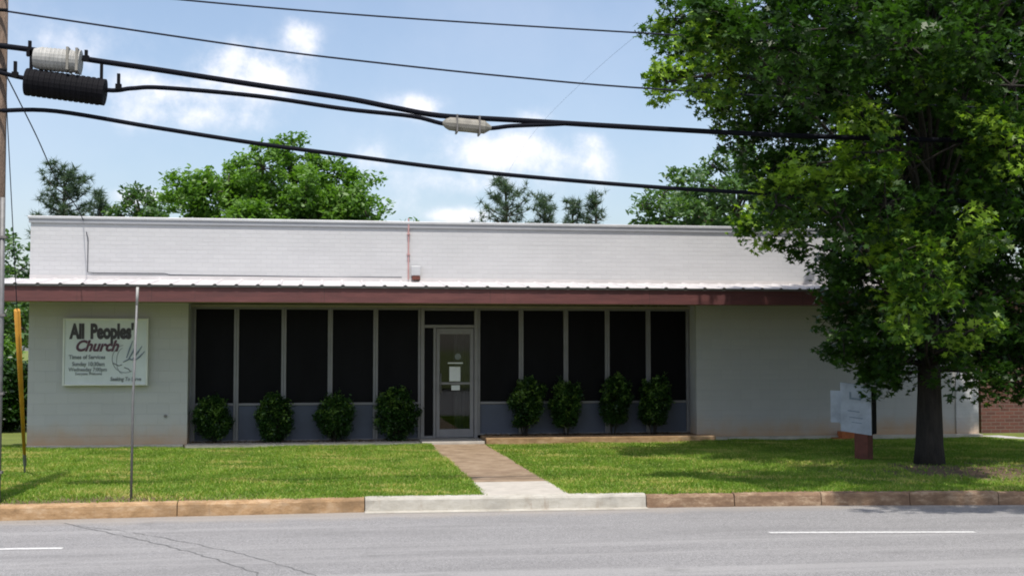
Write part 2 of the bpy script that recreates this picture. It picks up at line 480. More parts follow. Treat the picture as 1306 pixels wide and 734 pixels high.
w = bpy.data.worlds.new('World'); scene.world = w; w.use_nodes = True
nt = w.node_tree; bg = nt.nodes['Background']
sky = nt.nodes.new('ShaderNodeTexSky'); sky.sky_type = 'NISHITA'; sky.sun_disc = False
sky.sun_elevation = SUN_EL; sky.sun_rotation = SUN_AZ; sky.air_density = 1.0; sky.dust_density = 2.2; sky.ozone_density = 1.0
tc = nt.nodes.new('ShaderNodeTexCoord')
D = tc.outputs['Generated']; s = xyz(nt, D)
yy = math_(nt, 'MAXIMUM', math_(nt, 'ABSOLUTE', s[1]), .05)
u = math_(nt, 'DIVIDE', s[0], yy); v = math_(nt, 'DIVIDE', s[2], yy)
cl = None
def blob(cx, cz, rx, rz, k):
    global cl
    a = math_(nt, 'DIVIDE', math_(nt, 'SUBTRACT', u, cx), rx); b = math_(nt, 'DIVIDE', math_(nt, 'SUBTRACT', v, cz), rz)
    d = math_(nt, 'ADD', math_(nt, 'MULTIPLY', a, a), math_(nt, 'MULTIPLY', b, b))
    g = math_(nt, 'MULTIPLY', math_(nt, 'EXPONENT', math_(nt, 'MULTIPLY', d, -1)), k)
    cl = g if cl is None else math_(nt, 'ADD', cl, g)
CLOUDS = [(-.0653,.2243,.0277,.0177,1.1),(-.0191,.245,.015,.0192,.9),(-.0405,.2092,.0248,.0127,.6),(-.1199,.2036,.0486,.0138,.65),(-.1075,.182,.0734,.0113,.4),(.0727,.1967,.0218,.009,.9),
          (.1536,.16,.0527,.0169,.75),(.1179,.1334,.0718,.0103,.3),(.1733,.1899,.0165,.0079,.5),(.2229,.1486,.016,.0144,.6),(.2196,.1715,.0107,.0079,.4),(.1115,.1075,.0259,.0064,.8),(.0411,.151,.019,.0153,.45),
          (-.1457,.1188,.0179,.0062,.55),(-.1979,.2352,.0535,.0249,.3),(.0476,.116,.0254,.0089,.3),(-.45,.14,.1,.03,.5),(.6,.2,.1,.03,.5),(.75,.25,.12,.04,.6)]
for b_ in CLOUDS: blob(*b_)
n1 = noise(nt, D, 30, 10, .62); n2 = noise(nt, D, 5, 4, .5)
cl = math_(nt, 'MULTIPLY', cl, 1.2)
nn = math_(nt, 'ADD', math_(nt, 'MULTIPLY', math_(nt, 'SUBTRACT', n1, .5), 3.0), math_(nt, 'MULTIPLY', math_(nt, 'SUBTRACT', n2, .5), .5))
m1 = math_(nt, 'ADD', cl, math_(nt, 'MULTIPLY', nn, math_(nt, 'ADD', math_(nt, 'MULTIPLY', cl, .9), .18)))
mask = mrange(nt, m1, .02, 1.05, 0, .9)
cc = ramp(nt, n1, [(.35, (5.3, 5.5, 6.1)), (.65, (6.5, 6.4, 6.7))])
veil = mrange(nt, noise(nt, D, 3.2, 6, .6), .3, .7, .05, .20)
skyv = mixc(nt, veil, sky.outputs[0], (5.6, 5.7, 6.3))
skyc = mixc(nt, mask, skyv, cc)
nt.links.new(skyc, bg.inputs['Color']); bg.inputs['Strength'].default_value = .15

vs_ = scene.view_settings
vs_.view_transform = 'Standard'; vs_.look = 'None'; vs_.gamma = 1; vs_.use_curve_mapping = False; vs_.exposure = 0.30
scene.cycles.filter_width = 1.9
scene.cycles.max_bounces = 6; scene.cycles.diffuse_bounces = 3; scene.cycles.transparent_max_bounces = 6
scene.cycles.caustics_reflective = False; scene.cycles.caustics_refractive = False

# ------------------------------------------------------------------ the setting
ROAD = -.17
def sheet(name, pts, z, mat, kind='structure', sub=0):
    me = bpy.data.meshes.new(name); me.from_pydata([(x, y, z) for x, y in pts], [], [tuple(range(len(pts)))]); me.update()
    o = link(name, me, mat); o['kind'] = kind; return o
sheet('ground', [(-900,-900),(900,-900),(900,900),(-900,900)], -.30, M['lawn'])
KX = [(-60,14.2),(-25,15.0),(-8,15.36),(-4,15.44),(.52,15.58),(4.09,15.46),(6.5,15.33),(9,15.0),(12,14.72),(22,14.0),(60,11.4)]
sheet('road', [(-60,-9)]+[(60,-9)]+[(x, y+.06) for x, y in reversed(KX)], ROAD, M['asphalt'])
sheet('road_verge', [(-200,-200),(200,-200),(200,-9.2),(-200,-9.2)], -.05, M['lawn'])
# lawn: a gently uneven sheet
def kerb_y(x):
    for (x0,y0),(x1,y1) in zip(KX, KX[1:]):
        if x0 <= x <= x1: return y0+(y1-y0)*(x-x0)/(x1-x0)
    return KX[0][1] if x < KX[0][0] else KX[-1][1]
PX0, PX1 = 2.03, 3.11
def in_path(x, y): return PX0 < x < PX1 and y < 24.6
def lawn_z(x, y):
    return .0 + .018*math.sin(x*.9+.4)*math.sin(y*1.1) + .012*math.sin(x*2.3+y*1.7)
def lawn_patch(xs, ys_frac, yend):
    V = []; F = []
    nx, ny = len(xs), len(ys_frac)
    for x in xs:
        y0 = kerb_y(x)+.17
        for k in ys_frac:
            y = y0+(yend-y0)*k
            e = min(1, (y-y0)/.5)
            V.append((x, y, -.008 + e*max(0, lawn_z(x, y)+.012)))
    for i in range(nx-1):
        for j in range(ny-1): F.append((i*ny+j, (i+1)*ny+j, (i+1)*ny+j+1, i*ny+j+1))
    return V, F
lb = MB()
fr = [i/30 for i in range(31)]
lb.add(*lawn_patch(list(np.linspace(-60, PX0, 160)), fr, 24.9))
lb.add(*lawn_patch(list(np.linspace(PX1, 60, 160)), fr, 24.9))
lb.add([(-60,24.9,-.008),(-5.3,24.9,-.008),(-5.3,37.5,-.008),(60,37.5,-.008),(60,90,-.008),(-60,90,-.008)], [(0,1,2,3,4,5)])
lb.add([(13.4,24.9,-.008),(60,24.9,-.008),(60,37.5,-.008),(13.4,37.5,-.008)], [(0,1,2,3)])
tag(lb.build('lawn', M['lawn'], smooth=True), kind='structure')
# entrance path in two pours
for (y0, y1, m_, z) in ((17.12, 23.86, 'path', .012), (15.62, 17.10, 'concrete_new', .014)):
    o = MB().box(PX0, PX1, y0, y1, -.12, z).build('path', M[m_], bevel=.008); o['kind'] = 'structure'
o = MB().box(13.75, 60, 23.0, 24.6, -.1, .006).build('pavement', M['pave']); o['kind'] = 'structure'

# kerb, cast in lengths
def kerb_run(xa, xb, step, mat, h):
    mb = MB(); x = xa
    while x < xb-1e-6:
        x2 = min(x+step, xb); a, b = x+.006, x2-.006
        ya, yb = kerb_y(a), kerb_y(b); jz = random.uniform(-.006, .006); jy = random.uniform(-.008, .008)
        P = [(0, ROAD-.1), (.0, ROAD+.015), (.012, h-.035), (.03, h-.01), (.055, h), (.165, h+.002), (.165, ROAD-.1)]
        n = len(P); ns = max(2, int((b-a)/.14)) if -6 < a < 16 else 2
        vs = []; fs = []
        for q in range(ns+1):
            t = q/ns; chip = random.random() < .12
            for i_, (p, z) in enumerate(P):
                j1 = random.uniform(-.004, .004) + (.02*random.random() if chip and i_ in (2, 3) else 0)
                j2 = random.uniform(-.003, .003) - (.02*random.random() if chip and i_ in (3, 4) else 0)
                vs.append((a+(b-a)*t, ya+(yb-ya)*t+p+jy+j1, z+jz*(i_ > 1)+j2))
        for q in range(ns):
            for i in range(n): fs.append((q*n+i, (q+1)*n+i, (q+1)*n+(i+1) % n, q*n+(i+1) % n))
        fs += [tuple(range(n)), tuple(ns*n+i for i in reversed(range(n)))]
        mb.add(vs, fs)
        x = x2
    o = mb.build('kerb', mat); o['kind'] = 'structure'; return o
kerb_run(-60, -4.0, 1.9, M['kerb_tan'], 0); kerb_run(-4.0, .52, 1.13*2/1.0, M['kerb_tan'], .0)
kerb_run(.52, 4.09, 3.6, M['kerb_new'], .008); kerb_run(4.09, 60, 1.15, M['kerb_shaded'], -.004)
# pale gutter lip of the new pour
o = MB().add([(.52,15.42,ROAD+.004),(4.09,15.30,ROAD+.004),(4.09,15.46,ROAD+.012),(.52,15.58,ROAD+.012)], [(0,1,2,3)]).build('gutter', M['kerb_new']); o['kind'] = 'structure'
# lane dashes
def dash(x0, x1, ya, yb, w=.10):
    mb = MB(); n = 40; V = []; 
    for i in range(n+1):
        t = i/n; x = x0+(x1-x0)*t; y = ya+(yb-ya)*t
        V += [(x, y-w/2+random.uniform(-.006,.006), ROAD+.004), (x, y+w/2+random.uniform(-.006,.006), ROAD+.004)]
    mb.add(V, [(2*i, 2*i+2, 2*i+3, 2*i+1) for i in range(n)])
    o = mb.build('lane_marking', M['paint_line']); o['kind'] = 'structure'
dash(4.88, 7.15, 13.18, 12.88); dash(-4.95, -2.61, 13.40, 13.24); dash(14.7, 17, 12.2, 11.9); dash(-14.8, -12.5, 13.4, 13.5)
# tar-dark cracks across the lane
def crack(pts, w):
    mb = MB(); P = []
    pts = [Vector((x, y, ROAD+.003)) for x, y in pts]
    for a, b in zip(pts, pts[1:]):
        for i in range(12): P.append(a.lerp(b, i/12))
    V = []
    for i, p in enumerate(P):
        j = random.uniform(-.025, .025); ww = w*random.uniform(.35, 1.1)
        V += [(p.x-ww+j, p.y+j*.4, p.z), (p.x+ww+j, p.y+j*.4, p.z)]
    mb.add(V, [(2*i, 2*i+2, 2*i+3, 2*i+1) for i in range(len(P)-1)])
    o = mb.build('road_crack', M['crack']); o['kind'] = 'structure'
M['crack'] = plain('crack_tar', (.12, .12, .12), .8, 0, .3, 20)
crack([(-2.99,15.13),(-2.21,14.11),(-1.56,13.21),(-1.06,12.42),(-.6,11.56),(-.2,10.2)], .012)
crack([(-2.9,15.0),(-2.21,14.39),(-1.48,13.56),(-.77,12.61),(-.14,11.49),(.5,10)], .009)
crack([(-2.99,15.13),(-3.6,15.3)], .012)

# grass blades on the lawn
def blades(n, x0, x1, y1, seed, hgt=.027):
    g = np.random.default_rng(seed)
    x = g.uniform(x0, x1, n); ky = np.array([kerb_y(a) for a in np.linspace(x0, x1, 200)])
    k0 = np.interp(x, np.linspace(x0, x1, 200), ky)+.10
    y = k0 + (y1-k0)*g.random(n)
    P2 = np.stack([x, y, np.zeros(n)], 1)
    nz = vnoise(P2, 1.6, 3); nz2 = vnoise(P2, 5.0, 4)
    rr = np.sqrt(((x-9.9)*.36)**2+((y-17.6)*.5)**2)+nz2*.35
    bare = np.clip((1.05-rr)/.7, 0, 1)
    strip = np.clip((16.25-y+nz2*.3)/.5, 0, 1)*np.clip((0.2-x)/1.5, 0, 1)
    keep = (g.random(n) > np.clip(bare*.95+strip*.8, 0, 1)) & ~((x > PX0+.03) & (x < PX1-.03)) & ~((y > 23.75) & (x > -2.6) & (x < 8)) & ~((y > 23.96) & (x > -5.5) & (x < 13.6))
    keep &= ~((x > 13.7) & (y > 22.95))
    x, y, nz, nz2 = x[keep], y[keep], nz[keep], nz2[keep]; n = len(x)
    h = hgt*(.55+.9*g.random(n))*np.clip(1+.45*nz2+.3*nz, .65, 2); h = np.maximum(h, .018)
    a = g.random(n)*6.283; wd = .006+.005*g.random(n)
    lean = g.normal(size=(n,2))*.75*h[:,None]
    yk = np.interp(x, np.linspace(x0, x1, 200), ky)+.17
    lz = .018*np.sin(x*.9+.4)*np.sin(y*1.1)+.012*np.sin(x*2.3+y*1.7)
    z0 = -.014+np.clip((y-yk)/.5, 0, 1)*np.maximum(0, lz+.012)
    V = np.empty((n,3,3))
    V[:,0] = np.stack([x-np.cos(a)*wd, y-np.sin(a)*wd, z0], 1)
    V[:,1] = np.stack([x+np.cos(a)*wd, y+np.sin(a)*wd, z0], 1)
    V[:,2] = np.stack([x+lean[:,0], y+lean[:,1], z0+h+.01], 1)
    tint = np.clip(.45+.26*nz+.20*nz2+g.normal(size=n)*.16, 0, .97)
    tint = np.where(g.random(n) < .05+.15*np.clip(nz*1.5,0,1)+.55*np.clip((vnoise(np.stack([x*.8,y*1.6,x*0],1), 1.3, 8)-.25)*2.5,0,1), 1., tint)
    o = np_mesh('grass', V.reshape(-1,3), 3, tint, M['grass'], None)
    tag(o, 'short sunlit green grass covering the lawn in front of the white building', 'grass', None, 'stuff')
blades(620000, -7.5, 16., 24.6, 5)

# ------------------------------------------------------------------ the white building
YW = 24.2; XL, XR = -5.45, 13.55; YB = 37.
HB = 4.34
b = empty('commercial_building', (4, YW, 0), 'long low white painted brick building with red-brown canopy band and dark windows', 'building')
YR = YW+.5      # window wall, set back
ZT = 3.16       # roof of canopy meets the wall
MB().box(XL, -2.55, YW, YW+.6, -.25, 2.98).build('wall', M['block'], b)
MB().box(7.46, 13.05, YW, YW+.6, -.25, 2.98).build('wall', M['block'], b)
MB().box(13.05, XR, YW-.03, YW+.6, -.25, 2.98).build('sunlit_wall_end', M['wall'], b)
pr = MB().box(XL, XR, YW+.001, YW+.3, 2.98, HB-.12)
pr.box(XL, XL+.3, YW+.3, YB, -.25, HB-.12).box(XR-.3, XR, YW+.3, YB, -.25, HB-.12).box(XL+.3, XR-.3, YB-.3, YB, -.25, HB-.12)
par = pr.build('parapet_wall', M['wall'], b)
cp = MB()
for (x0,x1,y0,y1) in ((XL-.05,XR+.05,YW-.05,YW+.35),(XL-.05,XL+.35,YW+.35,YB),(XR-.35,XR+.05,YW+.35,YB),(XL+.35,XR-.35,YB-.35,YB+.05)):
    cp.box(x0,x1,y0,y1,HB-.055,HB)
cap = cp.build('parapet_cap', M['cap'], b, bevel=.01)
MB().box(XL-.03, XR+.03, YW-.03, YW+.0, HB-.13, HB-.055).build('cap_lip', M['cap_lip'], cap)
MB().box(XL+.3, XR-.3, YW+.6, YB-.3, 3.5, 3.6).build('roof', M['roof_felt'], b)
# white wall end beyond the canopy: paler piece, sunlight partly put into its paint
CX0, CX1 = -6.05, 12.75; CY = YW-1.44
can = MB().box(CX0+.03, CX1-.03, CY+.06, YW-.002, 2.715, 2.735).build('canopy_soffit', M['soffit'], b)
fz0, fz1 = 2.685, 2.985
MB().box(CX0, CX1, CY, CY+.045, fz0, fz1).box(CX0, CX0+.045, CY+.045, YW-.002, fz0, fz1).box(CX1-.045, CX1, CY+.045, YW-.002, fz0, fz1).build('canopy_fascia', M['fascia'], b, bevel=.006)
MB().box(CX0-.02, CX1+.02, CY-.03, CY, fz1-.03, fz1+.012).build('drip_edge', M['alu_dark'], b)
# ribbed metal canopy roof sloping down from the wall
rb = MB(); xs = CX0-.03; z_a, z_b = fz1+.012, ZT
prof = []
x = xs
while x < CX1+.03:
    for dx, dz in ((0,0),(.30,0),(.325,.022),(.355,.022),(.38,0)):
        prof.append((x+dx, dz))
    x += .38
V = []
for (px_, dz) in prof:
    V += [(px_, CY-.05, z_a+dz), (px_, YW-.003, z_b+dz), (px_, CY-.05, z_a+dz-.008), (px_, YW-.003, z_b+dz-.008)]
F = []
for i in range(len(prof)-1):
    k = 4*i
    F += [(k,k+4,k+5,k+1),(k+2,k+3,k+7,k+6),(k,k+2,k+6,k+4)]
rb.add(V, F).build('canopy_roof', M['roof_metal'], b)
MB().box(XL, XR-.8, YW-.02, YW-.001, ZT-.02, ZT+.07).build('wall_flashing', M['roof_metal'], b)
# header band above the windows
MB().box(-2.55, 7.46, YR-.1, YR+.1, 2.735, 2.98).box(-2.55, 7.46, YR-.1, YR+.02, 2.66, 2.712).build('window_header', M['soffit'], b)
MB().box(-2.55, -2.50, YR-.03, YR+.1, .06, 2.66).build('jamb_trim', M['alu'], b)
MB().box(7.435, 7.46, YR-.03, YR+.1, .06, 2.66).build('jamb_trim', M['alu'], b)
# low concrete curb the window wall stands on
MB().box(-2.55, 1.86, YW-.30, YR+.1, -.2, .046).build('window_wall_base', M['step'], b, bevel=.01)
MB().box(3.12, 7.72, YW-.42, YR+.1, -.2, .125).build('window_wall_base', M['kerb_tan'], b, bevel=.012)
MB().box(XL, -2.6, YW-.2, YW, -.2, .05).build('wall_footing', M['step'], b, bevel=.008)
MB().box(7.74, XR, YW-.2, YW-.032, -.2, .08).build('wall_footing', M['step'], b, bevel=.008)
MB().box(1.88, 3.10, YW-.36, YR+.1, -.2, .065).build('door_step', M['concrete_new'], b, bevel=.012)

mull = [-2.50, -1.68, -.77, .13, 1.02, 1.91]
mulr = [3.06, 3.94, 4.86, 5.72, 6.58, 7.43]
def window(x0, x1, zb):
    f = MB()
    w_ = .045
    f.box(x0, x0+w_, YR-.06, YR+.06, zb, 2.66).box(x1-w_, x1, YR-.06, YR+.06, zb, 2.66)
    f.box(x0+w_, x1-w_, YR-.045, YR+.05, .745, .79).box(x0+w_, x1-w_, YR-.045, YR+.05, 2.62, 2.66).box(x0+w_, x1-w_, YR-.04, YR+.05, zb, zb+.03)
    o = f.build('window', M['alu'], b, bevel=.004)
    p = MB().box(x0+w_, x1-w_, YR-.012, YR-.004, .79, 2.62); p.build('screen_pane', M['screen'], o)
    MB().box(x0+w_+.002, x1-w_-.002, YR-.02, YR+.0, zb+.03, .745).build('lower_panel', M['panel'], o)
for a, c in zip(mull, mull[1:]): window(a+.002, c-.002, .047)
for a, c in zip(mulr, mulr[1:]): window(a+.002, c-.002, .127)
# entrance
e = MB()
e.box(1.912, 1.985, YR-.09, YR+.06, .067, 2.66).box(2.985, 3.058, YR-.09, YR+.06, .067, 2.66)
e.box(1.985, 2.985, YR-.08, YR+.06, 2.265, 2.325).box(1.985, 2.985, YR-.08, YR+.06, 2.61, 2.66).box(2.165, 2.215, YR-.075, YR+.05, .067, 2.265)
e.box(1.985, 2.165, YR-.05, YR+.04, .067, .12)
ef = e.build('entrance_frame', M['alu'], b, bevel=.005)
MB().box(1.985, 2.985, YR-.012, YR-.004, 2.325, 2.61).build('transom_pane', M['screen'], ef)
MB().box(1.985, 2.165, YR-.012, YR-.004, .12, 2.265).build('side_pane', M['screen'], ef)
d = MB(); dx0, dx1 = 2.222, 2.978
d.box(dx0, dx0+.075, YR-.045, YR, .085, 2.255).box(dx1-.075, dx1, YR-.045, YR, .085, 2.255)
d.box(dx0+.075, dx1-.075, YR-.045, YR, .085, .25).box(dx0+.075, dx1-.075, YR-.045, YR, 2.14, 2.255)
d.box(dx0+.075, dx1-.075, YR-.04, YR-.01, 1.135, 1.18)
door = d.build('door', M['alu'], b, bevel=.005)
MB().box(dx0+.075, dx1-.075, YR-.028, YR-.022, .25, 1.135).box(dx0+.075, dx1-.075, YR-.028, YR-.022, 1.18, 2.14).build('glass_pane', M['glass'], door)
MB().tube([(dx0+.09,YR-.05,1.35),(dx0+.09,YR-.10,1.35),(dx0+.09,YR-.10,.95),(dx0+.09,YR-.05,.95)], .011, 8).build('handle', M['zinc'], door, smooth=True)
MB().box(2.49, 2.71, YR-.034, YR-.031, 1.20, 1.49).build('notice', M['paper'], door)
MB().box(2.46, 2.76, YR-.034, YR-.031, 1.55, 1.575).build('notice', M['paper'], door)
MB().box(2.53, 2.70, YR-.034, YR-.031, 1.02, 1.12).build('notice', M['white_sign'], door)
MB().tube([(2.66,YR-.034,1.69),(2.66,YR-.031,1.69)], .065, 16).build('notice', M['ink_grey'], door)
MB().box(2.12, 3.04, YR-.14, YR-.09, .066, .082).build('threshold', M['alu_dark'], b)
# dim lobby behind the door
lo = MB().box(1.5, 3.7, YR+.2, YR+3.2, .04, .06).box(1.5, 3.7, YR+3.2, YR+3.3, .04, 2.66).box(1.4, 1.5, YR+.2, YR+3.3, .04, 2.66).box(3.7, 3.8, YR+.2, YR+3.3, .04, 2.66).box(1.4, 3.8, YR+.2, YR+3.3, 2.66, 2.7)
lo.build('lobby', M['dark_room'], b)
dr = MB(); 
for i in range(9):
    x = 2.66+i*.07; dr.tube([(x,YR+.32+(i%2)*.03,.1),(x,YR+.32+(i%2)*.03,2.2)], .045, 8)
dr.build('curtain', M['drape'], b, smooth=True)
# cable stapled down and along the parapet, pipe and box
yc = YW-.012
MB().tube([(-4.42,yc-.03,3.98),(-4.41,yc,3.93),(-4.41,yc,3.6),(-4.41,yc,3.29),(-4.3,yc,3.275),(-3.0,yc,3.275),(-2.9,yc,3.25),(-1.5,yc,3.245),(.3,yc,3.23),(1.5,yc,3.24)], .0075, 6).build('cable', M['wire'], b, smooth=True)
MB().tube([(1.63,YW-.03,HB+.06),(1.63,YW-.03,3.8),(1.63,YW-.03,3.2)], .016, 8).box(1.6,1.66,YW-.06,YW,3.68,3.7).box(1.6,1.66,YW-.06,YW,4.08,4.1).build('conduit', M['pink_pipe'], b, smooth=False)
jb = MB().box(1.68, 1.86, YW-.12, YW-.003, 3.27, 3.46).build('junction_box', M['cap'], b, bevel=.008)
MB().box(1.70, 1.85, YW-.16, YW-.003, 3.19, 3.262).build('box_foot', M['wood_post'], jb)
MB().tube([(-2.95,YW-.004,.58),(-2.95,YW-.03,.58)], .03, 10).build('wall_vent', M['alu_dark'], b)

# ------------------------------------------------------------------ lettering
def text_mesh(lines, name, mat, parent):
    allv = []; allf = []
    dg = bpy.context.evaluated_depsgraph_get()
    for (body, size, x, z, y, sx, off, shear) in lines:
        cu = bpy.data.curves.new('t', 'FONT'); cu.body = body; cu.size = size; cu.offset = off; cu.shear = shear
        cu.extrude = .002; cu.resolution_u = 4
        ob = bpy.data.objects.new('t', cu); col.objects.link(ob); bpy.context.view_layer.update()
        dg = bpy.context.evaluated_depsgraph_get()
        me = bpy.data.meshes.new_from_object(ob.evaluated_get(dg))
        k = len(allv)
        for v_ in me.vertices: allv.append((x+v_.co.x*sx, y-v_.co.z, z+v_.co.y))
        for p in me.polygons: allf.append(tuple(i+k for i in p.vertices))
        bpy.data.objects.remove(ob); bpy.data.curves.remove(cu); bpy.data.meshes.remove(me)
    mb = MB(); mb.v = allv; mb.f = allf
    return mb.build(name, mat, parent)

# wall sign
sg = empty('church_sign', (-4.04, YW, 1.15), "white church board reading All Peoples' Church on the left wall", 'sign')
SX0, SX1, SZ0, SZ1 = -4.81, -3.27, 1.16, 2.42
ys = YW-.13
MB().box(SX0+.03, SX1-.03, ys+.012, YW-.002, SZ0+.03, SZ1-.03).build('board', M['white_sign'], sg)
MB().box(SX0, SX0+.035, ys-.01, YW-.002, SZ0, SZ1).box(SX1-.035, SX1, ys-.01, YW-.002, SZ0, SZ1).box(SX0+.035, SX1-.035, ys-.01, YW-.002, SZ0, SZ0+.035).box(SX0+.035, SX1-.035, ys-.01, YW-.002, SZ1-.035, SZ1).build('frame', M['sign_frame'], sg, bevel=.005)
yt = ys+.006
bold = .021
text_mesh([('All', .37, -4.68, 2.05, yt, .62, bold, 0), ("Peoples'", .37, -4.32, 2.05, yt, .64, bold, 0)], 'lettering', M['ink_dark'], sg)
text_mesh([('Church', .28, -4.60, 1.81, yt, .92, .011, .35)], 'lettering', M['ink_red'], sg)
for ln in ([('Times of Services', .105, -4.70, 1.66, yt, .88, .003, 0), ('Sunday 10:30am', .105, -4.64, 1.53, yt, .86, .003, 0),
           ('Wednesday 7:00pm', .10, -4.70, 1.43, yt, .86, .002, 0), ('Everyone Welcome', .075, -4.58, 1.36, yt, .80, .001, 0),
           ('Seeking To Serve', .10, -3.95, 1.25, yt, .80, .003, .15)]): text_mesh([ln], 'lettering', M['ink_grey'], sg)
# thin-line emblem: an outline of a globe with a bird
em = MB()
def stroke(pts, r): em.tube([(x, yt-.001, z) for x, z in pts], r, 5)
arc = lambda cx, cz, rx, rz, a0, a1, n=14: [(cx+rx*math.cos(R(a0+(a1-a0)*i/n)), cz+rz*math.sin(R(a0+(a1-a0)*i/n))) for i in range(n+1)]
stroke(arc(-3.68, 1.66, .24, .26, 100, 300), .005)
stroke(arc(-3.72, 1.62, .12, .24, 95, 265), .004)
stroke([(-3.90,1.58),(-3.80,1.53),(-3.74,1.55)], .009); stroke([(-3.70,1.50),(-3.62,1.47),(-3.58,1.42)], .009)
em.build('emblem', M['ink_grey'], sg)
bd = MB()
for pts in ([(-3.66,1.68),(-3.60,1.86),(-3.55,2.00)], [(-3.62,1.66),(-3.54,1.80),(-3.50,1.92)], [(-3.56,1.64),(-3.47,1.76),(-3.38,1.90)], [(-3.52,1.62),(-3.42,1.70),(-3.33,1.80)], [(-3.72,1.60),(-3.60,1.66),(-3.50,1.62)]):
    bd.tube([(x, yt, z) for x, z in pts], [.010,.016,.006], 6)
bd.build('emblem', M['ink_blue'], sg)

# ------------------------------------------------------------------ shrubs against the window wall
def shrub(x, zt, w_, zb, lab, seed, brown=False):
    rg = np.random.default_rng(seed)
    y = YW+.17
    t = empty('shrub', (x, y, zb), lab, 'shrub', 'clipped shrubs along the window wall')
    mb = MB()
    for k in range(5):
        a = rg.random()*6.28
        mb.tube([(x+.03*math.cos(a), y+.03*math.sin(a), zb-.03), (x+.09*math.cos(a), y+.08*math.sin(a), zb+.25), (x+.16*math.cos(a)*w_*2, y+.1*math.sin(a), zb+(zt-zb)*.7)], [.014,.011,.005], 6)
    mb.build('stems', M['bark'], t)
    h = zt-zb; n = 620
    q = ball(n, rg, 4.0)*1.07*(1+.04*rg.normal())
    zc = zb+h*.53
    prof_ = 1.0
    C = np.stack([x+q[:,0]*w_/2*prof_, y+q[:,1]*.24, zc+q[:,2]*h*.47], 1)
    if brown: 
        k = C[:,2] > zb+h*.20; C = C[k]; C[:,0] = x+(C[:,0]-x)*(.60+.38*(C[:,2]-zb)/h)
    if not brown: C[:,0] = x+(C[:,0]-x)*(1.0+.16*np.clip(1-np.abs((C[:,2]-zc)/(h*.45))**.5, -1, 0)*-1); C[:,2] = np.maximum(C[:,2], zb+.03)
    C[:,0] += .03*np.sin(C[:,2]*14+seed) + rg.normal()*.05*(C[:,2]-zb)/h
    C = C[vnoise(C, 7.0, seed+5) > -.62]
    C[:,0] += .05*vnoise(C, 4.0, seed+9) 
    top = C[:,2] > zb+h*.72
    C[top,2] += rg.random(top.sum())**2*(.16 if brown else .09)*(.6+.4*np.sin(C[top,0]*31+seed))
    idx = np.repeat(np.arange(len(C)), 13)
    P = C[idx]+rg.normal(size=(len(idx),3))*.032
    tint = np.clip(.34+.35*(rg.random(len(C))[idx]-.5)+rg.normal(size=len(idx))*.1+.25*vnoise(P, 6, seed), 0, .78)
    tint = np.where((rg.random(len(C)) < .08+.18*(C[:,2] > zb+h*.62))[idx], 1., tint)
    np_mesh('foliage', leaves(P, .027, OVAL, .35, rg=rg), 6, tint, M['leaf_shrub'], t)
SH = [(-2.07,.93,.72,.045,'round dark shrub at the far left window, below its corner'),
      (-.93,.90,.60,.045,'second clipped shrub from the left end of the window wall'),
      (.22,.95,.72,.045,'third shrub from the left, round and full, middle of the left windows'),
      (1.43,1.03,.76,.045,'large round shrub just left of the glass entrance door'),
      (3.96,1.18,.74,.125,'bushy shrub just right of the entrance door, with loose pale top'),
      (4.82,1.10,.64,.125,'narrow shrub, second to the right of the entrance door'),
      (5.76,1.25,.70,.125,'tall dark ragged shrub, second from the right end of the windows'),
      (6.60,1.22,.76,.125,'rightmost shrub, tall with light green shoots, by the grey wall')]
for i, (x, zt, w_, zb, lab) in enumerate(SH): shrub(x, zt, w_, zb, lab, 40+i, i >= 4)

def litter(x0, x1, z, n, seed, side):
    g = np.random.default_rng(seed)
    P = np.stack([g.uniform(x0, x1, n), YW+.05+g.random(n)*.38, np.full(n, z+.006)+g.random(n)*.02], 1)
    o = np_mesh('leaf_litter', leaves(P, .022, OVAL, 2.5, rg=g), 6, g.random(n), M['litter'], None)
    tag(o, 'dry brown leaf litter lying under the shrubs '+side+' of the door', 'leaf litter', None, 'stuff')
M['litter'] = leaf_mat('dry_leaf', (.06, .035, .018), (.16, .10, .05), .05)
litter(-2.5, 1.85, .046, 1500, 91, 'left'); litter(3.2, 7.4, .126, 1500, 92, 'right')
